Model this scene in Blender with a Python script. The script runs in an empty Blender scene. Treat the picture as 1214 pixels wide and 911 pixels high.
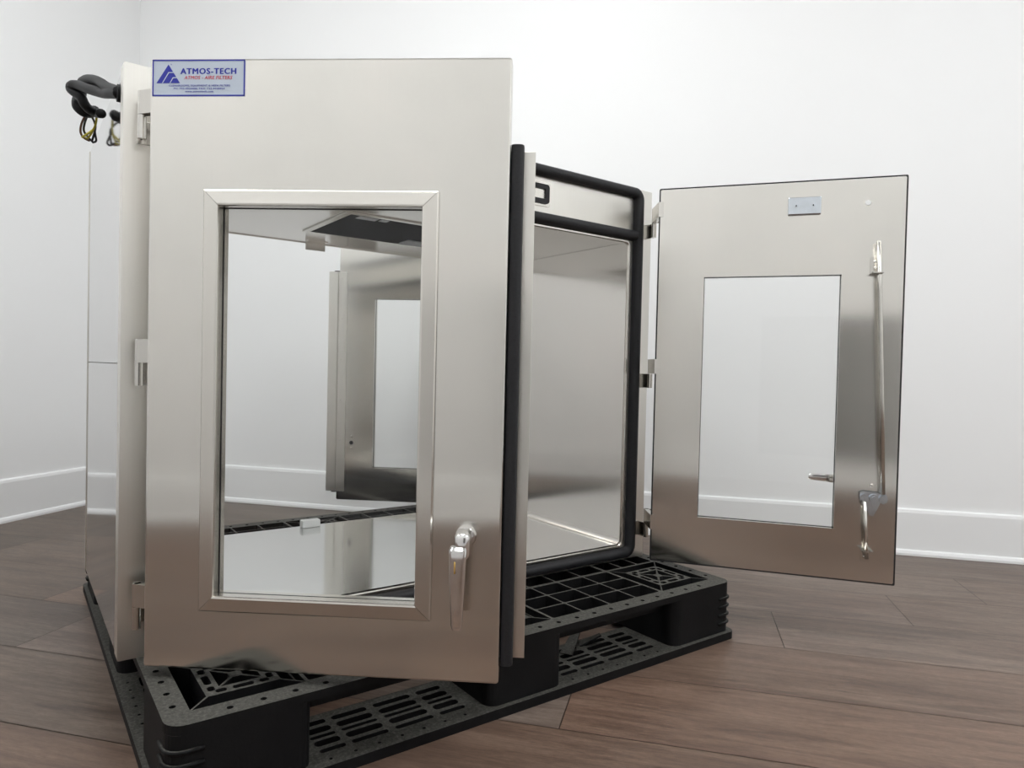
import bpy, bmesh, math, random
from mathutils import Vector, Matrix
random.seed(7)
C = bpy.context.scene.collection
sc = bpy.context.scene
PI = math.pi

# ------------------------------------------------------------------ measured layout (metres)
HP = 0.1376                     # pallet height = underside of the chamber
W, D, H = 1.2694, 0.6153, 1.0   # chamber width, depth, height
ZT = HP + H
E1 = Vector((.6406, -.7679, 0)); E2 = Vector((.7679, .6406, 0))   # along / away-from wall_right
ROOM_ROT = math.atan2(E1.y, E1.x)
DR, DL = 1.836, -1.661          # wall planes in the room frame (y = DR, x = DL)
RX1, RY0, RH = 4.4, -1.80, 3.1
T = .026                        # door thickness

# ------------------------------------------------------------------ material helpers
def mat(name):
    m = bpy.data.materials.new(name); m.use_nodes = True
    nt = m.node_tree; nt.nodes.clear()
    out = nt.nodes.new('ShaderNodeOutputMaterial')
    b = nt.nodes.new('ShaderNodeBsdfPrincipled')
    nt.links.new(b.outputs[0], out.inputs[0])
    return m, nt, b
def noise(nt, scale=(1, 1, 1), s=5., detail=4., rough=.5, coord='Object'):
    tc = nt.nodes.new('ShaderNodeTexCoord'); mp = nt.nodes.new('ShaderNodeMapping')
    mp.inputs['Scale'].default_value = scale
    n = nt.nodes.new('ShaderNodeTexNoise'); n.inputs['Scale'].default_value = s
    n.inputs['Detail'].default_value = detail; n.inputs['Roughness'].default_value = rough
    nt.links.new(tc.outputs[coord], mp.inputs[0]); nt.links.new(mp.outputs[0], n.inputs[0])
    return n
def ramp(nt, src, stops):
    r = nt.nodes.new('ShaderNodeValToRGB'); e = r.color_ramp.elements
    while len(e) < len(stops): e.new(.5)
    for k, (p, c) in enumerate(stops):
        e[k].position = p; e[k].color = (*c, 1) if len(c) == 3 else c
    nt.links.new(src, r.inputs[0]); return r
def maprange(nt, src, a, b, lo, hi):
    m = nt.nodes.new('ShaderNodeMapRange')
    for k, v in zip(('From Min', 'From Max', 'To Min', 'To Max'), (a, b, lo, hi)): m.inputs[k].default_value = v
    nt.links.new(src, m.inputs[0]); return m
def lin(r, g, b):
    f = lambda c: (c/255/12.92 if c/255 <= .04045 else ((c/255+.055)/1.055)**2.4)
    return (f(r), f(g), f(b))

def steel(name, col=(.66, .635, .595), rough=.3, aniso=.75, tangent=(0, 0, 1), rot=0., tint=.06, grain=(700, 700, 6)):
    m, nt, b = mat(name)
    b.inputs['Metallic'].default_value = 1
    b.inputs['Anisotropic'].default_value = aniso
    b.inputs['Anisotropic Rotation'].default_value = rot
    t = nt.nodes.new('ShaderNodeCombineXYZ')
    for k in range(3): t.inputs[k].default_value = tangent[k] or (.045, .03, .04)[k]    # never quite parallel to an edge face
    nt.links.new(t.outputs[0], b.inputs['Tangent'])
    n1 = noise(nt, (1, 1, 1), 3.2, 3, .55)
    lo = tuple(c*(1-tint) for c in col); hi = (col[0]*(1+tint*.7), col[1]*(1+tint*.35), col[2]*(1+tint*.3))
    r = ramp(nt, n1.outputs[0], [(.3, lo), (.52, col), (.72, hi)])
    n2 = noise(nt, grain, 1., 2, .6)
    mx = nt.nodes.new('ShaderNodeMix'); mx.data_type = 'RGBA'; mx.blend_type = 'MULTIPLY'
    mx.inputs[0].default_value = 1.
    g = ramp(nt, n2.outputs[0], [(.25, (.975, .975, .975)), (.75, (1., 1., 1.))])
    nt.links.new(r.outputs[0], mx.inputs[6]); nt.links.new(g.outputs[0], mx.inputs[7])
    nt.links.new(mx.outputs[2], b.inputs['Base Color'])
    rr = maprange(nt, n2.outputs[0], .2, .8, rough*.97, rough*1.04)
    nt.links.new(rr.outputs[0], b.inputs['Roughness'])
    return m
def plain(name, col, rough=.5, metal=0., var=.0, s=30., spec=.5, bump=0.):
    m, nt, b = mat(name)
    b.inputs['Roughness'].default_value = rough; b.inputs['Metallic'].default_value = metal
    b.inputs['Specular IOR Level'].default_value = spec
    n = noise(nt, (1, 1, 1), s, 4, .6)
    r = ramp(nt, n.outputs[0], [(.3, tuple(c*(1-var) for c in col)), (.7, tuple(min(1, c*(1+var)) for c in col))])
    nt.links.new(r.outputs[0], b.inputs['Base Color'])
    if bump:
        bp = nt.nodes.new('ShaderNodeBump'); bp.inputs['Strength'].default_value = bump; bp.inputs['Distance'].default_value = .002
        nt.links.new(n.outputs[0], bp.inputs['Height']); nt.links.new(bp.outputs[0], b.inputs['Normal'])
    return m

M = {}
M['door'] = steel('brushed_steel_door', (.72, .70, .655), .16, .93, (0, 0, 1), .25)
M['frame'] = steel('brushed_steel_frame', (.77, .75, .70), .32, .6, (0, 0, 1), .25)
M['trim'] = steel('satin_steel_trim', (.72, .695, .645), .26, .7, (0, 0, 1), .25, .05)
M['liner'] = steel('brushed_steel_liner', (.71, .685, .645), .17, .8, (0, 1, 0), 0, .04, (700, 6, 700))
M['mirror'] = steel('polished_steel_side', (.74, .74, .735), .07, .0, (0, 0, 1), 0, .02)
M['linerfloor'] = steel('steel_liner_floor', (.78, .785, .775), .10, .0, (0, 1, 0), 0, .03, (500, 5, 5))
M['hinge'] = steel('folded_hinge_steel', (.62, .60, .56), .16, .0, (0, 0, 1), 0, .04)
M['chrome'] = plain('polished_chrome', (.82, .81, .80), .10, 1, .02)
M['zinc'] = plain('zinc_plated_steel', (.60, .64, .68), .20, 1, .06, 60)
M['rod'] = plain('nickel_rod', (.62, .60, .56), .27, 1, .05, 80)
M['rubber'] = plain('black_foam_rubber', (.012, .012, .014), .55, 0, .25, 220, .4, .15)
M['dark'] = plain('black_hole_lining', (.01, .01, .011), .6)
M['cable'] = plain('black_cable_sheath', (.007, .007, .008), .5, 0, .1, 40, .25)
M['wire_yellow'] = plain('yellow_green_insulation', (.42, .36, .03), .45)
M['wire_brown'] = plain('brown_insulation', (.12, .05, .02), .45)
M['wire_black'] = plain('black_insulation', (.014, .014, .015), .4)
M['white'] = plain('white_plastic', (.80, .81, .80), .4)
M['brass'] = plain('brass_key_slot', (.8, .55, .18), .3, 1)
M['filter'] = plain('dark_filter_face', (.006, .0065, .009), .8, 0, .3, 25, .1)
M['label'] = plain('pale_paper_label', (.62, .64, .66), .5, 0, .2, 120)
M['pallet'] = None; M['lidblue'] = None

def pallet_material():
    m, nt, b = mat('scuffed_black_recycled_plastic')
    b.inputs['Roughness'].default_value = .58
    b.inputs['Specular IOR Level'].default_value = .16
    n = noise(nt, (1, 1, 1), 160, 6, .75)
    n2 = noise(nt, (1, 1, 1), 9, 4, .6)
    # dust lies on the flat tops only: a matter of how the face lies, not of the light
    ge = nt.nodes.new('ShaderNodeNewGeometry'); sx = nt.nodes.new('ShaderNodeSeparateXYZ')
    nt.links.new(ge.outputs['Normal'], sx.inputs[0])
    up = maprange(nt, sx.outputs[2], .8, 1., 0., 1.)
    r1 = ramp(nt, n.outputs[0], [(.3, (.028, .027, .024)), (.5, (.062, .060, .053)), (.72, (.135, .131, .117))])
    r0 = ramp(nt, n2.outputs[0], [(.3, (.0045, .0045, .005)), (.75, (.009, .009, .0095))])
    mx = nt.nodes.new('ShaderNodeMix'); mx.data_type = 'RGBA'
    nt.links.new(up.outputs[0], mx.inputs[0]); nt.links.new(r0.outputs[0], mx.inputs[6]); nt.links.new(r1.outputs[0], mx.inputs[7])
    nt.links.new(mx.outputs[2], b.inputs['Base Color'])
    bp = nt.nodes.new('ShaderNodeBump'); bp.inputs['Strength'].default_value = .35; bp.inputs['Distance'].default_value = .0015
    nt.links.new(n.outputs[0], bp.inputs['Height']); nt.links.new(bp.outputs[0], b.inputs['Normal'])
    return m
M['pallet'] = pallet_material()

def glass_material():
    m, nt, b = mat('clear_window_glass')
    out = [n for n in nt.nodes if n.type == 'OUTPUT_MATERIAL'][0]
    nt.nodes.remove(b)
    tr = nt.nodes.new('ShaderNodeBsdfTransparent'); tr.inputs[0].default_value = (.985, .99, .988, 1)
    gl = nt.nodes.new('ShaderNodeBsdfGlossy'); gl.inputs['Roughness'].default_value = .02
    fr = nt.nodes.new('ShaderNodeFresnel'); fr.inputs[0].default_value = 1.45
    mx = nt.nodes.new('ShaderNodeMixShader')
    ge = nt.nodes.new('ShaderNodeNewGeometry'); fm = nt.nodes.new('ShaderNodeMath'); fm.operation = 'SUBTRACT'; fm.inputs[0].default_value = 1
    nt.links.new(ge.outputs['Backfacing'], fm.inputs[1])
    fk = nt.nodes.new('ShaderNodeMath'); fk.operation = 'MULTIPLY'
    nt.links.new(fr.outputs[0], fk.inputs[0]); nt.links.new(fm.outputs[0], fk.inputs[1])
    nt.links.new(fk.outputs[0], mx.inputs[0]); nt.links.new(tr.outputs[0], mx.inputs[1]); nt.links.new(gl.outputs[0], mx.inputs[2])
    nt.links.new(mx.outputs[0], out.inputs[0])
    return m
M['glass'] = glass_material()

def flat(name, col, rough=.35):
    m, nt, b = mat(name)
    n = noise(nt, (1, 1, 1), 40, 2)
    r = ramp(nt, n.outputs[0], [(.2, tuple(c*.98 for c in col)), (.8, col)])
    nt.links.new(r.outputs[0], b.inputs['Base Color']); b.inputs['Roughness'].default_value = rough
    return m
M['st_bg'] = flat('sticker_pale_blue', (.56, .63, .73)); M['st_blue'] = flat('sticker_blue', (.012, .022, .36)); M['st_red'] = flat('sticker_red', (.62, .05, .09))

def wall_material(name, col):
    m, nt, b = mat(name)
    n = noise(nt, (1, 1, 1), 1.3, 3, .5); n2 = noise(nt, (1, 1, 1), 180, 3, .6)
    r = ramp(nt, n.outputs[0], [(.3, tuple(c*.985 for c in col)), (.7, col)])
    nt.links.new(r.outputs[0], b.inputs['Base Color']); b.inputs['Roughness'].default_value = .55
    bp = nt.nodes.new('ShaderNodeBump'); bp.inputs['Strength'].default_value = .04; bp.inputs['Distance'].default_value = .001
    nt.links.new(n2.outputs[0], bp.inputs['Height']); nt.links.new(bp.outputs[0], b.inputs['Normal'])
    return m
M['wall'] = wall_material('white_wall_paint', (.875, .88, .88))
M['ceil'] = wall_material('white_ceiling_paint', (.88, .88, .88))
M['base'] = wall_material('white_baseboard_paint', (.85, .855, .855)); 

def wood_material():
    m, nt, b = mat('brown_grey_oak_plank')
    uv = nt.nodes.new('ShaderNodeUVMap'); uv.uv_map = 'UVMap'
    at = nt.nodes.new('ShaderNodeAttribute'); at.attribute_name = 'tone'; at.attribute_type = 'GEOMETRY'
    def nz(scale, s, d, ro, dist=0.):
        mp = nt.nodes.new('ShaderNodeMapping'); mp.inputs['Scale'].default_value = scale
        n = nt.nodes.new('ShaderNodeTexNoise'); n.inputs['Scale'].default_value = s; n.inputs['Detail'].default_value = d
        n.inputs['Roughness'].default_value = ro; n.inputs['Distortion'].default_value = dist
        nt.links.new(uv.outputs[0], mp.inputs[0]); nt.links.new(mp.outputs[0], n.inputs[0]); return n
    a = nz((1.3, 13, 1), 2.4, 8, .66, 1.1); sp = nz((22, 60, 1), 2.2, 3, .8, .3); c = nz((9, 150, 1), 2., 6, .75, .2); e = nz((.8, 3.2, 1), 1.6, 3, .5, .8)
    r = ramp(nt, a.outputs[0], [(.24, (.076, .054, .043)), (.42, (.136, .102, .083)), (.56, (.184, .143, .118)), (.8, (.252, .203, .172))])
    r2 = ramp(nt, c.outputs[0], [(.32, (.80, .79, .78)), (.62, (1.06, 1.05, 1.04))])
    r3 = ramp(nt, e.outputs[0], [(.3, (.80, .74, .72)), (.7, (1.16, 1.17, 1.16))])
    def mul(x, y):
        k = nt.nodes.new('ShaderNodeMix'); k.data_type = 'RGBA'; k.blend_type = 'MULTIPLY'; k.inputs[0].default_value = 1
        nt.links.new(x, k.inputs[6]); nt.links.new(y, k.inputs[7]); return k.outputs[2]
    r4 = ramp(nt, sp.outputs[0], [(.3, (.84, .83, .82)), (.7, (1.12, 1.12, 1.12))])
    o = mul(mul(mul(mul(r.outputs[0], r2.outputs[0]), r3.outputs[0]), r4.outputs[0]), at.outputs[0])
    nt.links.new(o, b.inputs['Base Color'])
    ro = maprange(nt, a.outputs[0], .2, .8, .36, .50); nt.links.new(ro.outputs[0], b.inputs['Roughness'])
    b.inputs['Specular IOR Level'].default_value = .4
    bp = nt.nodes.new('ShaderNodeBump'); bp.inputs['Strength'].default_value = .12; bp.inputs['Distance'].default_value = .001
    nt.links.new(c.outputs[0], bp.inputs['Height']); nt.links.new(bp.outputs[0], b.inputs['Normal'])
    return m
M['wood'] = wood_material()
def emit_material(s):
    m, nt, b = mat('lit_diffuser')
    n = noise(nt, (1, 1, 1), 2, 1); r = ramp(nt, n.outputs[0], [(.2, (.975, .99, 1)), (.8, (.98, .995, 1))])
    nt.links.new(r.outputs[0], b.inputs['Emission Color']); b.inputs['Emission Strength'].default_value = s
    b.inputs['Base Color'].default_value = (.9, .9, .9, 1)
    return m
LAMP = 11.
M['lamp'] = emit_material(LAMP)

# ------------------------------------------------------------------ mesh helpers
def link(name, bm, mats, parent=None, loc=None, rotz=0., smooth=False):
    me = bpy.data.meshes.new(name)
    bmesh.ops.recalc_face_normals(bm, faces=bm.faces)
    bm.to_mesh(me); bm.free()
    for m in (mats if isinstance(mats, (list, tuple)) else [mats]): me.materials.append(m)
    if smooth:
        for p in me.polygons: p.use_smooth = True
        try: me.set_sharp_from_angle(angle=math.radians(38))
        except Exception: pass
    o = bpy.data.objects.new(name, me); C.objects.link(o)
    if parent is not None: o.parent = parent
    if loc is not None: o.location = loc
    o.rotation_euler = (0, 0, rotz)
    return o
def box(bm, x0, x1, y0, y1, z0, z1, bev=0., seg=2, mi=0):
    lo = Vector((min(x0, x1), min(y0, y1), min(z0, z1))); hi = Vector((max(x0, x1), max(y0, y1), max(z0, z1)))
    t = bmesh.new(); bmesh.ops.create_cube(t, size=1)
    for v in t.verts: v.co = Vector([lo[k] + (v.co[k]+.5)*(hi[k]-lo[k]) for k in range(3)])
    if bev: bmesh.ops.bevel(t, geom=t.edges[:], offset=bev, segments=seg, affect='EDGES', profile=.5)
    for f in t.faces: f.material_index = mi
    merge(bm, t)
def merge(bm, t, M4=None):
    if M4 is not None: bmesh.ops.transform(t, matrix=M4, verts=t.verts)
    me = bpy.data.meshes.new('tmp'); t.to_mesh(me); t.free(); bm.from_mesh(me); bpy.data.meshes.remove(me)
def rrect(x0, x1, y0, y1, r=0., n=5):
    if r <= 0: return [(x0, y0), (x1, y0), (x1, y1), (x0, y1)]
    p = []
    for cx, cy, a in ((x1-r, y0+r, -PI/2), (x1-r, y1-r, 0), (x0+r, y1-r, PI/2), (x0+r, y0+r, PI)):
        for k in range(n+1):
            t = a + PI/2*k/n; p.append((cx + r*math.cos(t), cy + r*math.sin(t)))
    return p
def circ(cx, cy, r, n=10): return [(cx+r*math.cos(2*PI*k/n), cy+r*math.sin(2*PI*k/n)) for k in range(n)]
def plate(bm, outer, holes, h0, h1, axis='z', mi=0):
    """a flat plate with real holes; 2-D outline (a,b), thickness h0..h1 along axis"""
    t = bmesh.new(); edges = []
    for loop in [outer] + list(holes):
        vs = [t.verts.new((a, b, 0)) for a, b in loop]
        for k in range(len(vs)): edges.append(t.edges.new((vs[k], vs[(k+1) % len(vs)])))
    bmesh.ops.triangle_fill(t, use_beauty=True, use_dissolve=False, edges=edges)
    for f in t.faces:
        if f.normal.z < 0: f.normal_flip()
    for v in t.verts: v.co.z = h0
    r = bmesh.ops.extrude_face_region(t, geom=t.faces[:])
    for g in r['geom']:
        if isinstance(g, bmesh.types.BMVert): g.co.z = h1
    bmesh.ops.recalc_face_normals(t, faces=t.faces)
    for f in t.faces: f.material_index = mi
    if axis == 'y':      # (a,b,h) -> (x=a, y=h, z=b)
        for v in t.verts: v.co = Vector((v.co.x, v.co.z, v.co.y))
        bmesh.ops.reverse_faces(t, faces=t.faces)
    if axis == 'x':      # (a,b,h) -> (x=h, y=a, z=b)
        for v in t.verts: v.co = Vector((v.co.z, v.co.x, v.co.y))
    merge(bm, t)
def cyl(bm, p0, p1, r0, r1=None, n=20, caps=True, mi=0):
    r1 = r0 if r1 is None else r1
    p0, p1 = Vector(p0), Vector(p1); d = (p1-p0)
    t = bmesh.new(); bmesh.ops.create_cone(t, cap_ends=caps, segments=n, radius1=r0, radius2=r1, depth=d.length)
    for f in t.faces: f.material_index = mi
    merge(bm, t, Matrix.Translation((p0+p1)/2) @ d.to_track_quat('Z', 'Y').to_matrix().to_4x4())
def ball(bm, c, r, sc_=(1, 1, 1), n=14, mi=0):
    t = bmesh.new(); bmesh.ops.create_uvsphere(t, u_segments=n, v_segments=n//2+1, radius=r)
    for f in t.faces: f.material_index = mi
    merge(bm, t, Matrix.Translation(Vector(c)) @ Matrix.Diagonal((*sc_, 1)))
def spline(pts, n=8, closed=False):
    P = [Vector(p) for p in pts]; out = []; N = len(P)
    rng = range(N) if closed else range(N-1)
    for i in rng:
        a, b, c, d = (P[(i-1) % N], P[i], P[(i+1) % N], P[(i+2) % N]) if closed else (P[max(i-1, 0)], P[i], P[i+1], P[min(i+2, N-1)])
        for k in range(n):
            t = k/n
            out.append(.5*((2*b)+(c-a)*t+(2*a-5*b+4*c-d)*t*t+(-a+3*b-3*c+d)*t**3))
    if not closed: out.append(P[-1])
    return out
def tube(bm, pts, r, n=10, closed=False, mi=0):
    t = bmesh.new(); N = len(pts); rings = []
    up = Vector((0, 0, 1)); prev = None
    for i, p in enumerate(pts):
        p = Vector(p)
        a = Vector(pts[(i-1) % N]) if (closed or i) else p
        b = Vector(pts[(i+1) % N]) if (closed or i < N-1) else p
        d = (b-a).normalized()
        if prev is None:
            x = d.cross(up); x = d.cross(Vector((1, 0, 0))) if x.length < .1 else x
        else: x = prev - d*prev.dot(d)
        x.normalize(); prev = x; y = d.cross(x)
        rr = r(i/(N-1)) if callable(r) else r
        rings.append([t.verts.new(p + x*rr*math.cos(2*PI*k/n) + y*rr*math.sin(2*PI*k/n)) for k in range(n)])
    for i in range(N if closed else N-1):
        A, B = rings[i], rings[(i+1) % N]
        for k in range(n): t.faces.new((A[k], A[(k+1) % n], B[(k+1) % n], B[k]))
    if not closed: t.faces.new(rings[0][::-1]); t.faces.new(rings[-1])
    for f in t.faces: f.material_index = mi; f.smooth = True
    merge(bm, t)
def sweep(bm, path, prof, closed=True, mi=0):
    """mitred sweep of profile (across, out) along a loop of (x,z) points lying in plane y=0; out goes to -y"""
    t = bmesh.new(); N = len(path); rings = []
    for i in range(N):
        p = Vector(path[i]); a = Vector(path[(i-1) % N]) if (closed or i) else p; b = Vector(path[(i+1) % N]) if (closed or i < N-1) else p
        d1 = (p-a).normalized() if (p-a).length else (b-p).normalized(); d2 = (b-p).normalized() if (b-p).length else d1
        n1 = Vector((-d1.y, d1.x)); n2 = Vector((-d2.y, d2.x)); m = (n1+n2).normalized(); s = 1/max(.3, m.dot(n1))
        rings.append([t.verts.new((p.x + m.x*s*u, -o, p.y + m.y*s*u)) for u, o in prof])
    K = len(prof)
    for i in range(N if closed else N-1):
        A, B = rings[i], rings[(i+1) % N]
        for k in range(K): t.faces.new((A[k], A[(k+1) % K], B[(k+1) % K], B[k]))
    if not closed: t.faces.new(rings[0]); t.faces.new(rings[-1][::-1])
    bmesh.ops.recalc_face_normals(t, faces=t.faces)
    for f in t.faces: f.material_index = mi
    merge(bm, t)

def tag(o, label, cat, group=None):
    o['label'] = label; o['category'] = cat
    if group: o['group'] = group
    return o
def struct(o): o['kind'] = 'structure'; return o
def empty(name, loc, label, cat, group=None):
    o = bpy.data.objects.new(name, None); C.objects.link(o); o.location = loc; o.empty_display_size = .1
    return tag(o, label, cat, group)

# ------------------------------------------------------------------ room (frame rotated so x runs along wall_right)
def floor():
    bm = bmesh.new(); uvl = bm.loops.layers.uv.new('UVMap'); col = bm.loops.layers.float_color.new('tone')
    PW, PL = .2565, 1.23
    known = {-1: .45, 0: .2, 1: -.52, 2: -.735, 3: 1.16, 4: 1.51}
    rnd = random.Random(3)
    def quad(x0, x1, y0, y1, z, tone, off):
        vs = [bm.verts.new(c) for c in ((x0, y0, z), (x1, y0, z), (x1, y1, z), (x0, y1, z))]
        f = bm.faces.new(vs)
        for l in f.loops:
            l[uvl].uv = (l.vert.co.x + off[0], l.vert.co.y + off[1]); l[col] = (*tone, 1)
    r0 = int(math.floor(RY0/PW))-1; r1 = int(math.ceil(DR/PW))
    for r in range(r0, r1+1):
        y0, y1 = r*PW, (r+1)*PW
        o = known.get(r, rnd.random()*PL)
        k0 = int(math.floor((DL-.2-o)/PL)); k1 = int(math.ceil((RX1+.2-o)/PL))
        for k in range(k0, k1):
            x0, x1 = o+k*PL, o+(k+1)*PL
            x0, x1 = max(x0, DL-.1), min(x1, RX1+.1)
            if x1-x0 < .01: continue
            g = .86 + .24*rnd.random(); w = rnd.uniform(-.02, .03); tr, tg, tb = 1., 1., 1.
            if r < 0: g *= .76; tg, tb = .86, .77                                       # camera-side rows, toned darker and redder to deepen the doors' reflection
            elif r <= 1 and x0 >= .15: g *= .93; tg, tb = .88, .81            # the redder planks in front of the pallet
            elif r == 2 and (x0+x1)/2 < 1.2 and x1 > .3: tg, tb = .93, .88
            elif x1 < .3: g *= .80; tg, tb = 1.03, 1.02
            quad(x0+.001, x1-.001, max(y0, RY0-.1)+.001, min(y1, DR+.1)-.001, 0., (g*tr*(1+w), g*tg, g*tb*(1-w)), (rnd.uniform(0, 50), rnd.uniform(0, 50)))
    quad(DL-.1, RX1+.1, RY0-.1, DR+.1, -.002, (.22, .20, .19), (0, 0))
    quad(DL-.1, RX1+.1, RY0-.1, DR+.1, -.05, (.35, .33, .32), (0, 0))
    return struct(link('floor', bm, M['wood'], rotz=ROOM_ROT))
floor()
def roombox(name, m, *b, bev=0):
    bm = bmesh.new(); box(bm, *b, bev=bev); return struct(link(name, bm, m, rotz=ROOM_ROT))
roombox('wall_right', M['wall'], DL-.1, RX1+.1, DR, DR+.1, -.05, RH)
roombox('wall_left', M['wall'], DL-.1, DL, RY0-.1, DR+.1, -.05, RH)
roombox('wall_front', M['wall'], DL-.1, RX1+.1, RY0-.1, RY0, -.05, RH)
roombox('reflection_panel', plain('grey_reflection_panel', (.16, .155, .15), .5, 0, .1, 8), 1.0, 1.85, RY0, RY0+.03, .17, 1.0)  # unseen panel, added only to grey the reflection in the right door
roombox('wall_back', M['wall'], RX1, RX1+.1, RY0-.1, DR+.1, -.05, RH)
roombox('ceiling', M['ceil'], DL-.1, RX1+.1, RY0-.1, DR+.1, RH, RH+.1)
def base_run(name, a, b, axis, sgn):
    """skirting: tall flat board with an eased top, and a small shoe moulding at the floor. runs along axis at wall coordinate w"""
    prof = [(0, 0), (.024, 0), (.024, .008), (.020, .017), (.013, .021), (.013, .155), (.010, .165), (.004, .169), (0, .169)]
    bm = bmesh.new(); ends = []
    for t in (a, b):
        ends.append([bm.verts.new((t, axis[1]+sgn*u, z) if axis[0] == 'x' else (axis[1]+sgn*u, t, z)) for u, z in prof])
    K = len(prof)
    for k in range(K): bm.faces.new((ends[0][k], ends[0][(k+1) % K], ends[1][(k+1) % K], ends[1][k]))
    bm.faces.new(ends[0]); bm.faces.new(ends[1][::-1])
    return struct(link(name, bm, M['base'], rotz=ROOM_ROT))
base_run('baseboard_right', DL, RX1, ('x', DR), -1)
base_run('baseboard_left', RY0, DR-.02, ('y', DL), 1)
base_run('baseboard_front', DL, RX1, ('x', RY0), 1)
base_run('baseboard_back', RY0, DR-.02, ('y', RX1), -1)

def R2W(x, y, z=0): v = E1*x + E2*y; return Vector((v.x, v.y, z))
lamp_spots = [(-.75, -.55, 'nearest the left wall'), (.45, .05, 'second from the left wall'), (2.5, -.45, 'third from the left wall'), (3.7, -.35, 'farthest from the left wall')]
for lx, ly, where in lamp_spots:
    e = empty('ceiling_light', R2W(lx, ly, RH), 'long white recessed ceiling light panel ' + where, 'ceiling light', 'ceiling light panels')
    e.rotation_euler = (0, 0, ROOM_ROT)
    bm = bmesh.new(); plate(bm, rrect(-.32, .32, -.62, .62, .01), [rrect(-.29, .29, -.59, .59)], -.02, 0); link('frame', bm, M['white'], e)
    bm = bmesh.new(); box(bm, -.29, .29, -.59, .59, -.012, -.004); link('diffuser', bm, M['lamp'], e)

# ------------------------------------------------------------------ pallet
PX0, PX1, PY0, PY1 = .028, 1.285, -.282, .93
pal = empty('pallet', ((PX0+PX1)/2, (PY0+PY1)/2, 0), 'scuffed black plastic pallet on the wood floor under the steel chamber', 'pallet')
PO = Vector(((PX0+PX1)/2, (PY0+PY1)/2, 0))
def padd(name, bm, m=None, **k):
    bmesh.ops.translate(bm, verts=bm.verts, vec=-PO); return link(name, bm, m or M['pallet'], pal, **k)
LX = [(.028, .238), (.566, .748), (1.075, 1.285)]; LY = [(-.282, -.06), (.235, .413), (.708, .93)]
def lerp_q(c, u, v):        # c: (x0,x1,y0,y1)
    return (c[0]+(c[1]-c[0])*u, c[2]+(c[3]-c[2])*v)
def block_holes(c):
    """concentric pattern over a leg: four trapezoids, a ring of slots, four inner trapezoids, a centre cross"""
    out = []; x0, x1, y0, y1 = c
    def Q(u, v): return lerp_q(c, u, v)
    def rot(poly, k):
        for _ in range(k): poly = [(1-v, u) for u, v in poly]
        return [Q(u, v) for u, v in poly]
    e = .012
    for k in range(4):
        out.append(rot([(0+e, 0), (1-e, 0), (.83-e, .17), (.17+e, .17)], k))
        for a, b in ((.26, .36), (.41, .60), (.65, .74)):
            out.append(rot([(a+.015, .205), (b-.015, .205), (b, .225), (b, .25), (b-.015, .27), (a+.015, .27), (a, .25), (a, .225)], k))
        out.append(rot([(.31+e, .31), (.69-e, .31), (.55-e, .44), (.45+e, .44)], k))
    return out
holes = []; rounds = []
XB = [('A', .066, .236), ('G', .240, .563), ('A', .568, .746), ('G', .750, 1.072), ('A', 1.077, 1.249)]
YB = [('A', -.242, -.062), ('G', -.056, .229), ('A', .236, .412), ('G', .418, .702), ('A', .71, .89)]
for xi, (kx, x0, x1) in enumerate(XB):
    for yi, (ky, y0, y1) in enumerate(YB):
        if kx == 'A' and ky == 'A': holes += block_holes((x0, x1, y0, y1)); continue
        nx = 4 if kx == 'G' else 3; ny = 3 if ky == 'A' else 4
        if kx == 'A' and ky == 'G': nx, ny = 3, 4
        wx, wy = (x1-x0)/nx, (y1-y0)/ny
        for i in range(nx):
            for j in range(ny):
                holes.append(rrect(x0+i*wx+.0022, x0+(i+1)*wx-.0022, y0+j*wy+.0022, y0+(j+1)*wy-.0022, .003, 1))
for k in range(24):
    t = .116+k*.0485 - (.0 if k < 3 else 0)
    if t < PX1-.06:
        for y in (PY0+.019, PY1-.019): rounds.append(circ(t, y, .0052, 8))
    t = -.216+k*.0475
    if t < PY1-.06:
        for x in (PX0+.019, PX1-.018): rounds.append(circ(x, t, .0052, 8))
bm = bmesh.new()
plate(bm, rrect(PX0, PX1, PY0, PY1, .028, 6), holes+rounds, HP-.014, HP)
plate(bm, rrect(PX0+.034, PX1-.032, PY0+.036, PY1-.036, .01, 3), holes, HP-.042, HP-.0139)
padd('top_deck', bm)
for xi, (x0, x1) in enumerate(LX):
    for yi, (y0, y1) in enumerate(LY):
        bm = bmesh.new(); w = .005
        r = .024
        plate(bm, rrect(x0+.001, x1-.001, y0+.001, y1-.001, r, 6), [rrect(x0+w, x1-w, y0+w, y1-w, r-w, 6)], .0181, HP-.0142)
        plate(bm, rrect(x0+w, x1-w, y0+w, y1-w, r-w, 6), [], .0181, .0215)
        # moulded ridges round the outer corners
        for zz in (.040, .060, .080, .100):
            for cx, sx, ox in ((x0, 1, xi == 0), (x1, -1, xi == 2)):
                for cy, sy, oy in ((y0, 1, yi == 0), (y1, -1, yi == 2)):
                    if ox and oy:
                        pts = [(cx-.001*sx, cy+sy*.05), (cx-.001*sx, cy+sy*r)] + \
                              [(cx+sx*(r-(r+.001)*math.cos(a)), cy+sy*(r-(r+.001)*math.sin(a))) for a in (PI/8, PI/4, 3*PI/8)] + [(cx+sx*r, cy-.001*sy), (cx+sx*.05, cy-.001*sy)]
                        tube(bm, [(a, b, zz) for a, b in pts], .0032, 6)
        padd('leg', bm)
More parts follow.
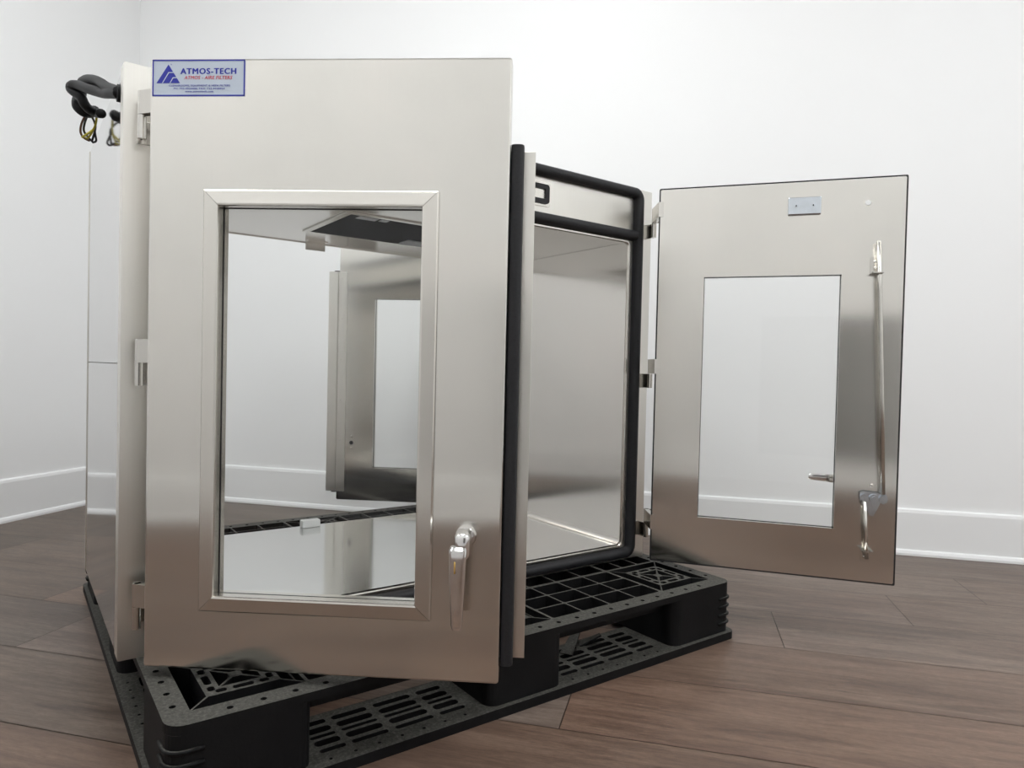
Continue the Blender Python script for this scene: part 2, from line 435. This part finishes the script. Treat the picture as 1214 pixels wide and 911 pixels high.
# bottom deck with runners and slots
bh = []
RW = .165
bx0, bx1, by0, by1 = PX0-.008, PX1+.006, PY0-.010, PY1+.010
runx = [(bx0, bx0+RW), (.566, .748), (bx1-RW, bx1)]; runy = [(by0, by0+RW), (.235, .413), (by1-RW, by1)]
for i in range(2):
    for j in range(2):
        bh.append(rrect(runx[i][1], runx[i+1][0], runy[j][1], runy[j+1][0], .015, 3))
def slots(xa, xb, ya, yb, along):
    cols = [(0, .16), (.20, .44), (.49, .76), (.81, 1.)]; rows = [(.0, .10), (.19, .35), (.42, .50), (.57, .73), (.82, .95)]
    for a, b in cols:
        for c, d in rows:
            if along == 'x': q = (xa+(xb-xa)*a, xa+(xb-xa)*b, ya+(yb-ya)*c, ya+(yb-ya)*d)
            else: q = (xa+(xb-xa)*c, xa+(xb-xa)*d, ya+(yb-ya)*a, ya+(yb-ya)*b)
            bh.append(rrect(*q, min(q[1]-q[0], q[3]-q[2])*.42, 2))
for i in range(2):
    for rj, (ya, yb) in enumerate(runy):
        slots(LX[i][1]+.022, LX[i+1][0]-.03, ya+.04 if rj == 0 else ya+.015, yb-.015 if rj < 2 else yb-.04, 'x')
    for ri, (xa, xb) in enumerate(runx):
        slots(xa+.04 if ri == 0 else xa+.015, xb-.015 if ri < 2 else xb-.04, LY[i][1]+.03, LY[i+1][0]-.03, 'y')
for k in range(7):
    for a in (LX[0][1], LX[1][1]): bh.append(circ(a+.03+k*.042, PY0+.008, .0032, 6))
    for a in (LY[0][1], LY[1][1]): bh.append(circ(PX0+.012, a+.03+k*.037, .0032, 6))
bm = bmesh.new(); plate(bm, rrect(bx0, bx1, by0, by1, .02, 5), bh, 0, .018)
for sx_, sy_, L_, w_, az, tilt in ((.845, -.175, .085, .030, .55, .30), (.905, -.150, .055, .022, -.5, .42), (.84, -.14, .05, .016, 1.2, .5)):
    t = bmesh.new(); bmesh.ops.create_cube(t, size=1)
    for v in t.verts: v.co = Vector(((v.co.x+.5)*L_, v.co.y*w_*(1-.45*(v.co.x > 0)), v.co.z*.004))
    merge(bm, t, Matrix.Translation((sx_, sy_, .018)) @ Matrix.Rotation(az, 4, 'Z') @ Matrix.Rotation(-tilt, 4, 'Y'))
padd('bottom_deck', bm)

# ------------------------------------------------------------------ pass-through chamber
CO = Vector((W/2, D/2, HP))
ch = empty('pass_through_chamber', CO, 'stainless steel pass-through chamber with open windowed doors standing on the black pallet', 'pass-through chamber')
def cadd(name, bm, m, **k):
    bmesh.ops.translate(bm, verts=bm.verts, vec=-CO); return link(name, bm, m, ch, **k)
OX0, OX1, OZ0, OZ1 = .083, W-.083, .170, .996      # door opening in the frame
LXL, LXR, LZ0, LZ1 = .093, W-.093, .1826, .9904    # liner faces
FD = .036
def frame_bm(front):
    bm = bmesh.new(); y0, y1 = (0, FD) if front else (D-.006, D)
    plate(bm, rrect(0, W, HP, ZT, .002, 2), [rrect(OX0, OX1, OZ0, OZ1, .012, 3)], y0, y1, 'y')
    return bm
cadd('frame', frame_bm(True), M['frame']); cadd('frame', frame_bm(False), M['frame'])
for x0, x1 in ((.0015, .012), (W-.012, W-.0015)):
    for z0, z1 in ((HP+.002, .638), (.6392, ZT-.002)):
        bm = bmesh.new(); box(bm, x0, x1, FD+.0015, D-.0065, z0, z1, .0008, 1); cadd('side_panel', bm, M['mirror'])
bm = bmesh.new(); box(bm, .013, W-.013, FD, D-.0065, ZT-.012, ZT-.001); cadd('top_panel', bm, M['frame'])
bm = bmesh.new(); box(bm, .013, W-.013, FD, D-.0065, HP+.0005, HP+.012); cadd('bottom_panel', bm, M['frame'])
# liner: four sheets with coved lower corners in the side sheets
bm = bmesh.new()
fx0, fx1, fy0, fy1 = .47, .80, .170, .440
plate(bm, rrect(LXL+.0016, LXR-.0016, -.002, D+.002), [rrect(fx0, fx1, fy0, fy1)], LZ1, LZ1+.003); cadd('liner_ceiling', bm, M['liner'])
bm = bmesh.new(); box(bm, LXL-.004, LXR+.004, -.002, D+.002, LZ0-.003, LZ0); cadd('liner_floor', bm, M['linerfloor'])
for s, x in ((1, LXL), (-1, LXR)):
    bm = bmesh.new(); r = .014
    prof = [(x-s*.003, LZ0), (x-s*.003, LZ1), (x, LZ1), (x, LZ0+r)] + [(x+s*(r-r*math.cos(a)), LZ0+r-r*math.sin(a)) for a in (PI/8, PI/4, 3*PI/8)] + [(x+s*r, LZ0+.0002)]
    A = [bm.verts.new((px, -.002, pz)) for px, pz in prof]; B = [bm.verts.new((px, D+.002, pz)) for px, pz in prof]
    K = len(prof)
    for k in range(K): bm.faces.new((A[k], A[(k+1) % K], B[(k+1) % K], B[k]))
    bm.faces.new(A); bm.faces.new(B[::-1]); cadd('liner_wall', bm, M['liner'])
# bright folded lip round each opening
for front in (True, False):
    bm = bmesh.new()
    sweep(bm, rrect(OX0+.004, OX1-.004, OZ0+.005, OZ1-.004, .012, 4), [(-.004, -.002), (-.004, .003), (-.002, .0055), (.002, .0055), (.004, .003), (.004, -.002)])
    if not front: bmesh.ops.transform(bm, matrix=Matrix.Translation((W, D, 0)) @ Matrix.Rotation(PI, 4, 'Z'), verts=bm.verts)
    cadd('opening_lip', bm, M['trim'])
# thick black sponge seal round the opening and the header panel
def seal_bm(front):
    bm = bmesh.new()
    prof = [(-.0125, -.0), (-.0128, .010), (-.0105, .0175), (-.006, .0215), (0, .0225), (.006, .0215), (.0105, .0175), (.0128, .010), (.0125, 0)]
    x0, x1 = W-1.211, 1.211
    sweep(bm, rrect(x0, x1, .158, 1.1235, .020, 5), prof)
    sweep(bm, [(x0+.015, 1.0095), (x1-.010, 1.0095)], [(u*1.05, o*.97) for u, o in prof], closed=False)
    if not front: bmesh.ops.transform(bm, matrix=Matrix.Translation((W, D, 0)) @ Matrix.Rotation(PI, 4, 'Z'), verts=bm.verts)
    return bm
cadd('door_seal', seal_bm(True), M['rubber'], smooth=True); cadd('door_seal', seal_bm(False), M['rubber'], smooth=True)
# magnetic lock in the header: steel plate framed by a black ring
bm = bmesh.new()
plate(bm, rrect(.795, .9075, 1.040, 1.097, .003, 2), [], -.0025, .001, 'y', 0)
plate(bm, rrect(.799, .9035, 1.046, 1.092, .008, 4), [rrect(.811, .892, 1.057, 1.081, .004, 3)], -.007, -.002, 'y', 1)
cadd('door_lock', bm, [M['trim'], M['rubber']])['label'] = 'recessed lock plate with a black ring in the header'
# ceiling filter
bm = bmesh.new()
box(bm, fx0+.002, fx1-.002, fy0+.002, fy1-.002, LZ1-.001, LZ1+.03)
fil = cadd('ceiling_filter', bm, M['filter']); fil['label'] = 'dark filter panel in the chamber ceiling'
def fsub(name, bm, m):
    bmesh.ops.translate(bm, verts=bm.verts, vec=-CO); return link(name, bm, m, fil)
bm = bmesh.new(); plate(bm, rrect(fx0-.012, fx1+.012, fy0-.010, fy1+.012), [rrect(fx0+.003, fx1-.003, fy0+.003, fy1-.003)], LZ1-.0035, LZ1-.0005); fsub('rim', bm, M['trim'])
bm = bmesh.new()
for k in range(12): box(bm, .722+k*.0056, .7248+k*.0056, .372, .428, LZ1-.005, LZ1-.001)
fsub('grille', bm, M['label'])
bm = bmesh.new(); box(bm, .50, .548, .186, .212, LZ1-.0022, LZ1-.0011); box(bm, .555, .575, .188, .206, LZ1-.0022, LZ1-.0011); fsub('label', bm, M['label'])
# plates at the back edge of the chamber
bm = bmesh.new(); box(bm, .517, .573, D-.022, D-.019, .967, 1.0-.0096+.0, .0006, 1); box(bm, .517, .573, D-.045, D-.019, LZ1-.0025, LZ1, 0)
cyl(bm, (.524, D-.0235, .982), (.524, D-.0215, .982), .0022, n=10)
cadd('ceiling_catch', bm, M['trim'])['label'] = 'small steel plate hanging from the ceiling rear edge'
bm = bmesh.new(); box(bm, .519, .571, D-.030, D-.004, LZ0, LZ0+.021, .003, 2)
cadd('floor_catch', bm, M['white'], smooth=True)['label'] = 'white plastic block on the chamber floor rear edge'

# hinge leaves on the frame
HZ = [.199, .603, 1.007]; HH = .038
KX, KY = .0235, -.032
def frame_leaf(mirror, front, z):
    bm = bmesh.new()
    box(bm, KX-.003, .046, -.0022, 0, z, z+HH, .0004, 1)              # plate on the frame
    box(bm, KX-.002, KX+.0015, KY, 0, z, z+HH, .0004, 1)           # arm standing out
    cyl(bm, (KX, KY, z), (KX, KY, z+HH), .0068, n=18)
    if mirror: 
        for v in bm.verts: v.co.x = W-v.co.x
    if not front: bmesh.ops.transform(bm, matrix=Matrix.Translation((W, D, 0)) @ Matrix.Rotation(PI, 4, 'Z'), verts=bm.verts)
    return bm
for mirror, front in ((False, True), (True, True), (False, False)):
    for z in HZ: cadd('frame_hinge', frame_leaf(mirror, front, z), M['hinge'])

# ------------------------------------------------------------------ doors
Z0, Z1, DW = .1554, 1.1187, .5698
def local(door_loc, rz): return Matrix.Translation(door_loc) @ Matrix.Rotation(rz, 4, 'Z')
def text_mesh(bm, s, x, z, h, width, mi, bold=0., ital=0.):
    cu = bpy.data.curves.new('t', 'FONT'); cu.body = s; cu.size = 1; cu.space_character = 1.+bold*2; cu.shear = ital; cu.resolution_u = 3
    o = bpy.data.objects.new('t', cu); C.objects.link(o)
    dg = bpy.context.evaluated_depsgraph_get(); me = bpy.data.meshes.new_from_object(o.evaluated_get(dg))
    bpy.data.objects.remove(o); bpy.data.curves.remove(cu)
    xs = [v.co.x for v in me.vertices]; ys = [v.co.y for v in me.vertices]
    sx = width/(max(xs)-min(xs)); sy = h/(max(ys)-min(ys))
    base = [Vector((x+(v.co.x-min(xs))*sx, -.0009, z+(v.co.y-min(ys))*sy)) for v in me.vertices]
    for p in me.polygons: p.material_index = mi
    d = bold*h*.9
    for n_, (ox, oz) in enumerate(((0, 0), (d, 0), (-d, 0), (d*.5, d*.5), (-d*.5, -d*.5)) if bold else ((0, 0),)):
        for v, b_ in zip(me.vertices, base): v.co = b_ + Vector((ox, -n_*.00002, oz))
        bm.from_mesh(me)
    bpy.data.meshes.remove(me)
def flatpoly(bm, pts, mi, d=.0009):
    f = bm.faces.new([bm.verts.new((x, -d, z)) for x, z in pts]); f.material_index = mi

def make_door(origin, rz, sgn, win_out, win_in, kind, label):
    """local frame: x from the hinge edge to the free edge, depth d -> y = sgn*d going into the chamber, z absolute"""
    Y = lambda d: sgn*d
    door = None
    def add(name, bm, m, smooth=False, parent=True):
        # built with y = depth; flip for the mirrored door
        if sgn < 0:
            for v in bm.verts: v.co.y = -v.co.y
            bmesh.ops.reverse_faces(bm, faces=bm.faces)
        return link(name, bm, m, door if parent else ch, smooth=smooth)
    # pan: outer skin, returns, hollow look through the window
    bm = bmesh.new()
    wi = win_in
    plate(bm, rrect(0, DW, Z0, Z1, .004, 3), [rrect(*wi)], 0, T, 'y')
    es = [e for e in bm.edges if all(abs(v.co.y) < 1e-6 for v in e.verts) and e.is_manifold and e.calc_face_angle(0) > .5
          and not all(wi[0]-.002 < v.co.x < wi[1]+.002 and wi[2]-.002 < v.co.z < wi[3]+.002 for v in e.verts)]
    bmesh.ops.bevel(bm, geom=es, offset=.0035, segments=3, affect='EDGES', profile=.5)
    door = add('door', bm, M['door'], False, False)
    door.location = Vector((origin[0], origin[1], 0)) - CO
    door.rotation_euler = (0, 0, rz); door['label'] = label
    # inner sheet, set just inside the returns
    bm = bmesh.new(); plate(bm, rrect(.003, DW-.003, Z0+.003, Z1-.003, .003, 2) if kind != 'B' else rrect(.0041, DW-.0041, Z0+.0041, Z1-.0041, .003, 2), [rrect(wi[0]-.0002, wi[1]+.0002, wi[2]-.0002, wi[3]+.0002)], T+.0002, T+.0016, 'y')
    add('inner_sheet', bm, M['door'])
    # glazing
    bm = bmesh.new(); box(bm, wi[0]-.003, wi[1]+.003, .0125, .0175, wi[2]-.003, wi[3]+.003); add('window_pane', bm, M['glass'])
    bm = bmesh.new(); plate(bm, rrect(wi[0], wi[1], wi[2], wi[3]), [rrect(wi[0]+.0012, wi[1]-.0012, wi[2]+.0012, wi[3]-.0012)], .0112, .0122, 'y'); add('glazing_strip', bm, M['rubber'])
    # mitred window trim on the outer face: outside edge stands proud, slopes in
    wo = win_out
    bm = bmesh.new(); tw = wi[0]-wo[0]
    prof = [(0, -.0005), (0, .0045), (.0022, .0066), (tw-.0035, .0085), (tw-.001, .0078), (tw, .0055), (tw, -.0112), (tw-.001, -.0112), (tw-.001, -.0005)]
    cs = [Vector((wo[0], wo[2])), Vector((wo[1], wo[2])), Vector((wo[1], wo[3])), Vector((wo[0], wo[3]))]
    for k in range(4):
        a, b = cs[k], cs[(k+1) % 4]; d = (b-a).normalized(); nn = Vector((-d.y, d.x)); ga = .00035
        ra, rb = [], []
        for u, o in prof:
            pa = a + d*(u+ga) + nn*u; pb = b - d*(u+ga) + nn*u
            ra.append(bm.verts.new((pa.x, -o, pa.y))); rb.append(bm.verts.new((pb.x, -o, pb.y)))
        for j in range(len(prof)): bm.faces.new((ra[j], ra[(j+1) % len(prof)], rb[(j+1) % len(prof)], rb[j]))
        bm.faces.new(ra[::-1]); bm.faces.new(rb)
    # hairline mitre joints
    add('window_trim', bm, M['trim'])
    # hinge leaves
    for z in HZ:
        bm = bmesh.new(); z0 = z+HH+.0006
        hx, hd = HINGE_LOCAL[kind]
        cyl(bm, (hx, hd, z0), (hx, hd, z0+HH), .0068, n=18)
        box(bm, min(hx, .0)-.0035, max(hx, .0)+.0, hd-.0018, hd+.0018, z0, z0+HH) if hx < -.004 else None
        p0 = Vector((hx, hd)); p1 = Vector((.006, T+.004))
        dd = (p1-p0); n = Vector((-dd.y, dd.x)).normalized()*.0064
        vs = []
        for zz in (z0, z0+HH):
            vs.append([bm.verts.new((q.x, q.y, zz)) for q in (p0-n, p1-n, p1+n, p0+n)])
        a, b = vs
        for k in range(4): bm.faces.new((a[k], a[(k+1) % 4], b[(k+1) % 4], b[k]))
        bm.faces.new(a[::-1]); bm.faces.new(b)
        add('hinge', bm, M['hinge'])
    return door, add

# lever handle at local (u, z), hanging down or turned
def handle(add, u, z, turn=0., key=True):
    bm = bmesh.new()
    # rose, neck, bent lever
    cyl(bm, (u+.004, 0, z-.012), (u+.004, -.007, z-.012), .0165, .0145, 24)
    cyl(bm, (u+.004, -.007, z-.012), (u+.004, -.030, z-.012), .0120, .0105, 20)
    box(bm, u-.0085, u+.0150, -.047, -.004, z-.038, z+.002, .0075, 3)
    # tapered lever
    t = bmesh.new(); secs = []
    for k, (dz, w, d0, d1) in enumerate(((-.0185, .0118, .034, .049), (-.022, .0130, .038, .053), (-.035, .0128, .040, .054), (-.07, .0115, .041, .053), (-.11, .0095, .040, .051), (-.136, .0085, .039, .049), (-.143, .0060, .040, .047))):
        ring = []
        for px, py in rrect(-w, w, d0, d1, min(w, (d1-d0)/2)*.65, 3): ring.append(t.verts.new((u-.002+px, -py, z+dz)))
        secs.append(ring)
    n = len(secs[0])
    for a, b in zip(secs, secs[1:]):
        for k in range(n): t.faces.new((a[k], a[(k+1) % n], b[(k+1) % n], b[k]))
    t.faces.new(secs[0]); t.faces.new(secs[-1][::-1]); bmesh.ops.recalc_face_normals(t, faces=t.faces)
    merge(bm, t)
    if key: box(bm, u-.0065, u-.0042, -.0548, -.053, z-.056, z-.038, .0008, 1, mi=1)
    if turn:
        c = Vector((u+.004, 0, z-.012)); bmesh.ops.transform(bm, matrix=Matrix.Translation(c) @ Matrix.Rotation(turn, 4, 'Y') @ Matrix.Translation(-c), verts=bm.verts)
    o = add('handle', bm, [M['chrome'], M['brass']], True); o['label'] = 'chrome lever handle'
    return o
def sealing_strip(add):
    bm = bmesh.new()
    box(bm, .5405, .574, T+.0018, T+.0034, .186, .985)
    sweep(bm, [(.574, .186), (.608, .186), (.608, .985), (.574, .985)], [(0, 0)]) if False else None
    box(bm, .573, .608, T+.004, T+.0056, .186, .985, .0004, 1)
    box(bm, .5725, .5755, T+.0018, T+.0056, .186, .985)
    for k in range(6): ball(bm, (.5595, T+.0036, .2235+k*.1475), .0028, (1, .5, 1), 10)
    add('closing_strip', bm, M['frame'])['label'] = 'folded steel strip along the free edge'
    bm = bmesh.new()
    prof = rrect(.5705, .5905, .004, T+.0038, .007, 4)
    t = bmesh.new(); rings = [[t.verts.new((a, b, z)) for a, b in prof] for z in (.182, .9885)]
    n = len(prof)
    for k in range(n): t.faces.new((rings[0][k], rings[0][(k+1) % n], rings[1][(k+1) % n], rings[1][k]))
    t.faces.new(rings[0]); t.faces.new(rings[1][::-1]); bmesh.ops.recalc_face_normals(t, faces=t.faces); merge(bm, t)
    add('edge_seal', bm, M['rubber'], True)['label'] = 'black sponge seal on the free edge'

A_OUT = (.0919, .4624, .2506, .9138); A_IN = (.1172, .4368, .2752, .8886)
B_OUT = (.0925, .4590, .2530, .9150); B_IN = (.1172, .4340, .2788, .8893)
def hinge_local(origin, rz, sgn, kx, ky):
    v = Matrix.Rotation(-rz, 3, 'Z') @ Vector((kx-origin[0], ky-origin[1], 0)); return (v.x, sgn*v.y)
A_O, A_R = (.0263, -.0872), -.6927
B_R = -.9452
B_O = (1.1993+.811*(T+.0016), -.0897+.586*(T+.0016))
R_R = 2.4114; R_O = (1.2410+.667*(T+.0016), .7041+.745*(T+.0016))
HINGE_LOCAL = {'A': hinge_local(A_O, A_R, 1, KX, KY), 'B': hinge_local(B_O, B_R, -1, W-KX, KY), 'R': hinge_local(R_O, R_R, 1, W-KX, D-KY)}

doorA, addA = make_door(A_O, A_R, 1, A_OUT, A_IN, 'A', 'nearest door, swung toward the camera, with a framed window and a sticker')
handle(addA, .511, .397); sealing_strip(addA)
doorR, addR = make_door(R_O, R_R, 1, A_OUT, A_IN, 'R', 'rear door seen through the near window, with a bare spindle hole')
sealing_strip(addR)
bm = bmesh.new(); cyl(bm, (.5158, T+.0008, .3646), (.5158, T+.0026, .3646), .0072, n=20)
addR('spindle_hole', bm, M['dark'])['label'] = 'dark round spindle hole between two screws'
for dz in (.023, -.020):
    bm = bmesh.new(); ball(bm, (.5158, T+.0018, .3646+dz), .0042, (1, .6, 1), 12); addR('screw', bm, M['rod'], True)
doorB, addB = make_door(B_O, B_R, -1, B_OUT, B_IN, 'B', 'far right door, swung wide open, showing its inner face with locking rods')
handle(addB, .509, .394, PI/2*1.02)
bm = bmesh.new(); plate(bm, rrect(.0006, DW-.0006, Z0+.0006, Z1-.0006, .003, 2), [rrect(.0040, DW-.0040, Z0+.0040, Z1-.0040, .003, 2)], T, T+.0012, 'y')  # dark ring added to draw the outline round the inner sheet
addB('edge_line', bm, M['rubber'])['label'] = 'thin dark line round the inner sheet'
# lock plate and cap on the inner face (depth beyond T is toward the viewer)
F0 = T+.0016
bm = bmesh.new(); box(bm, .310, .384, F0, F0+.007, 1.0345, 1.077, .0022, 2)
for u in (.328, .366): cyl(bm, (u, F0+.006, 1.056), (u, F0+.0082, 1.056), .0042, .0036, 14); cyl(bm, (u, F0+.008, 1.056), (u, F0+.0084, 1.056), .0018, n=8, mi=1)
addB('strike_plate', bm, [M['zinc'], M['dark']])['label'] = 'bluish zinc plate with two screws'
bm = bmesh.new(); cyl(bm, (.4863, F0, 1.057), (.4863, F0+.002, 1.057), .0065, .0055, 18); addB('plug', bm, M['white'])['label'] = 'small white round plug'
bm = bmesh.new(); tube(bm, [(.5075, F0+.022, .9585), (.5130, F0+.022, .85), (.5250, F0+.020, .60), (.5345, F0+.018, .372)], .0052, 14); ball(bm, (.5075, F0+.022, .9585), .0052)
addB('locking_rod', bm, M['rod'])
bm = bmesh.new(); tube(bm, [(.4975, F0+.016, .352), (.5005, F0+.016, .29), (.5055, F0+.014, .217)], .0046, 14); addB('locking_rod', bm, M['rod'])
def rod_guide(u, z, up, scale=1.):
    bm = bmesh.new(); s = scale
    plate(bm, rrect(u-.012*s, u+.010*s, z, z+.040*s*up, .004, 3) if up > 0 else rrect(u-.010*s, u+.010*s, z-.030*s, z, .003, 3), [], F0, F0+.0022, 'y')
    plate(bm, rrect(u-.012*s, u+.0135*s, F0, F0+.031*s, .005, 3), [circ(u+.003, F0+.022*s, .0062, 12)], z-.0012, z+.0012, 'z')
    for k in ((.014, .028) if up > 0 else (-.018,)): ball(bm, (u-.002, F0+.003, z+k*s), .0034, (1, .6, 1), 10)
    addB('rod_guide', bm, M['hinge'])
rod_guide(.5065, .889, 1); rod_guide(.5040, .237, -1, 1.)
# lock gear: cranked zinc cam with a bolt
bm = bmesh.new()
plate(bm, [(.487, .372), (.497, .376), (.541, .373), (.546, .366), (.545, .352), (.537, .347), (.532, .352), (.523, .330), (.517, .318), (.508, .320), (.504, .336), (.500, .345), (.495, .345), (.488, .355)], [], F0+.006, F0+.011, 'y')
plate(bm, rrect(.490, .536, .352, .373, .006, 3), [], F0, F0+.006, 'y')
cyl(bm, (.5165, F0+.010, .361), (.5165, F0+.018, .361), .0105, .0095, 20); cyl(bm, (.5165, F0+.017, .361), (.5165, F0+.023, .361), .0058, n=6)
cyl(bm, (.5365, F0+.010, .3605), (.5365, F0+.019, .3605), .009, n=16); cyl(bm, (.4955, F0+.010, .362), (.4955, F0+.017, .362), .008, n=16)
box(bm, .4905, .5005, F0+.010, F0+.0165, .342, .364, .002, 2)
addB('lock_gear', bm, M['zinc'])
bm = bmesh.new(); ball(bm, (.5135, F0+.0015, .3895), .0042, (1, .7, 1), 12); addB('screw', bm, M['rod'], True)

# sticker on the near door
bm = bmesh.new()
sx0, sx1, sz0, sz1 = .0045, .1537, 1.0598, 1.1165; sw, sh = sx1-sx0, sz1-sz0
box(bm, sx0, sx1, -.0006, 0, sz0, sz1, mi=0)
for a, b, c, d in ((sx0, sx1, sz0, sz0+.0022), (sx0, sx1, sz1-.0022, sz1), (sx0, sx0+.0022, sz0, sz1), (sx1-.0022, sx1, sz0, sz1)): flatpoly(bm, [(a, c), (b, c), (b, d), (a, d)], 1)
P = lambda u, v: (sx0+(u-122)/925*sw, sz1-(v-98)/368*sh)        # sticker artwork grid
flatpoly(bm, [P(163, 335), P(283, 146), P(400, 335)], 1)
flatpoly(bm, [P(228, 335), P(290, 232), P(338, 232), P(332, 224), P(284, 224), P(219, 335)][::-1], 0, .0012)
flatpoly(bm, [P(304, 335), P(334, 284), P(371, 284), P(366, 276), P(328, 276), P(296, 335)][::-1], 0, .0012)
def ST(s, u0, u1, v0, v1, mi, bold=0., ital=0.):
    x, z = P(u0, v1); x1, z1 = P(u1, v0); text_mesh(bm, s, x, z, z1-z, x1-x, mi, bold, ital)
ST('ATMOS-TECH', 406, 957, 186, 243, 1, .075); ST('ATMOS - AIRE FILTERS', 443, 921, 262, 296, 2, .04, .2)
ST('CLEANROOMS, EQUIPMENT & HEPA FILTERS', 290, 900, 350, 372, 1, .03)
ST('PH: 732-4934400, FAX: 732-4938954', 338, 846, 380, 402, 1, .03)
ST('www.atmostech.com', 452, 734, 409, 428, 1, .06); ST('R', 306, 320, 140, 154, 1)
addA('sticker', bm, [M['st_bg'], M['st_blue'], M['st_red']])['label'] = 'pale blue company sticker with blue border and triangle logo'

# ------------------------------------------------------------------ power cable knotted at the upper left
cab = bmesh.new()
cyl(cab, (-.004, .050, 1.100), (.004, .050, 1.100), .0145, n=18)
t1 = [(0.0001, .05, 1.1028), (-.0110, .12, 1.1292), (-.0184, .18, 1.1562), (-.0291, .23, 1.1742), (-.0371, .27, 1.1810), (-.0391, .29, 1.1755), (-.0397, .29, 1.1623), (-.0458, .28, 1.1463), (-.0464, .27, 1.1319), (-.0380, .27, 1.1242), (-.0261, .28, 1.1266), (-.0146, .30, 1.1400)]
t2 = [(-.0011, .05, 1.0996), (-.0105, .09, 1.1100), (-.0165, .14, 1.1243), (-.0334, .19, 1.1424), (-.0466, .23, 1.1586), (-.0561, .25, 1.1632), (-.0582, .26, 1.1595), (-.0519, .25, 1.1500), (-.0431, .24, 1.1413), (-.0375, .24, 1.1300), (-.0299, .25, 1.1252), (-.0157, .27, 1.1265), (-.0105, .23, 1.1150)]
tube(cab, spline(t1, 6), .0095, 12); tube(cab, spline(t2, 6), .0088, 12)
co = cadd('power_cable', cab, M['cable']); co['label'] = 'knotted black power cable with bare coloured wire ends'
def wadd(bm, m):
    bmesh.ops.translate(bm, verts=bm.verts, vec=-CO); return link('wire', bm, m, co)
ends = [([(-.0303, .28, 1.126), (-.0364, .31, 1.1129), (-.0371, .33, 1.1014), (-.0312, .34, 1.0935), (-.0202, .35, 1.0916)], 'wire_brown'),
        ([(-.0275, .28, 1.1267), (-.0315, .31, 1.1140), (-.0313, .33, 1.1044), (-.0240, .34, 1.0968), (-.0135, .35, 1.0896)], 'wire_black'),
        ([(-.0125, .29, 1.1331), (-.0128, .31, 1.1166), (-.0175, .33, 1.1041), (-.0240, .34, 1.0934), (-.0283, .34, 1.0941)], 'wire_yellow'),
        ([(-.0247, .28, 1.1257), (-.0150, .31, 1.1195), (-.0118, .33, 1.1121), (-.0158, .35, 1.0908)], 'wire_black'),
        ([(-.0141, .32, 1.1106), (-.0108, .34, 1.1031), (-.0084, .35, 1.0941), (-.0135, .36, 1.0921)], 'wire_black'),
        ([(-.0348, .33, 1.0901), (-.0248, .33, 1.0999), (-.0125, .33, 1.1128)], 'wire_yellow')]
for p, m in ends:
    bm = bmesh.new(); tube(bm, spline(p, 6), .0021, 8); wadd(bm, M[m])

# ------------------------------------------------------------------ camera, world, colour
F_PX, YAW, PITCH, ROLL = 813.23, -.632, -.0207, .0231
cam = bpy.data.cameras.new('camera'); co_ = bpy.data.objects.new('camera', cam); C.objects.link(co_)
cam.sensor_fit = 'HORIZONTAL'; cam.sensor_width = 36; cam.lens = F_PX/1214*36; cam.clip_start = .02
fwd0 = Vector((-math.sin(YAW), math.cos(YAW), 0)); right = Vector((math.cos(YAW), math.sin(YAW), 0)); up0 = Vector((0, 0, 1))
fwd = math.cos(PITCH)*fwd0 + math.sin(PITCH)*up0; up = -math.sin(PITCH)*fwd0 + math.cos(PITCH)*up0
r3 = math.cos(ROLL)*right + math.sin(ROLL)*up; u3 = -math.sin(ROLL)*right + math.cos(ROLL)*up
R = Matrix((r3, u3, -fwd)).transposed()
co_.matrix_world = Matrix.Translation((-.1481, -1.3065, .6433)) @ R.to_4x4()
sc.camera = co_
w = bpy.data.worlds.new('world'); sc.world = w; w.use_nodes = True
w.node_tree.nodes['Background'].inputs[0].default_value = (.9, .95, 1, 1); w.node_tree.nodes['Background'].inputs[1].default_value = .2
sc.view_settings.view_transform = 'Standard'; sc.view_settings.look = 'None'; sc.view_settings.gamma = 1; sc.view_settings.use_curve_mapping = False
sc.view_settings.exposure = .34
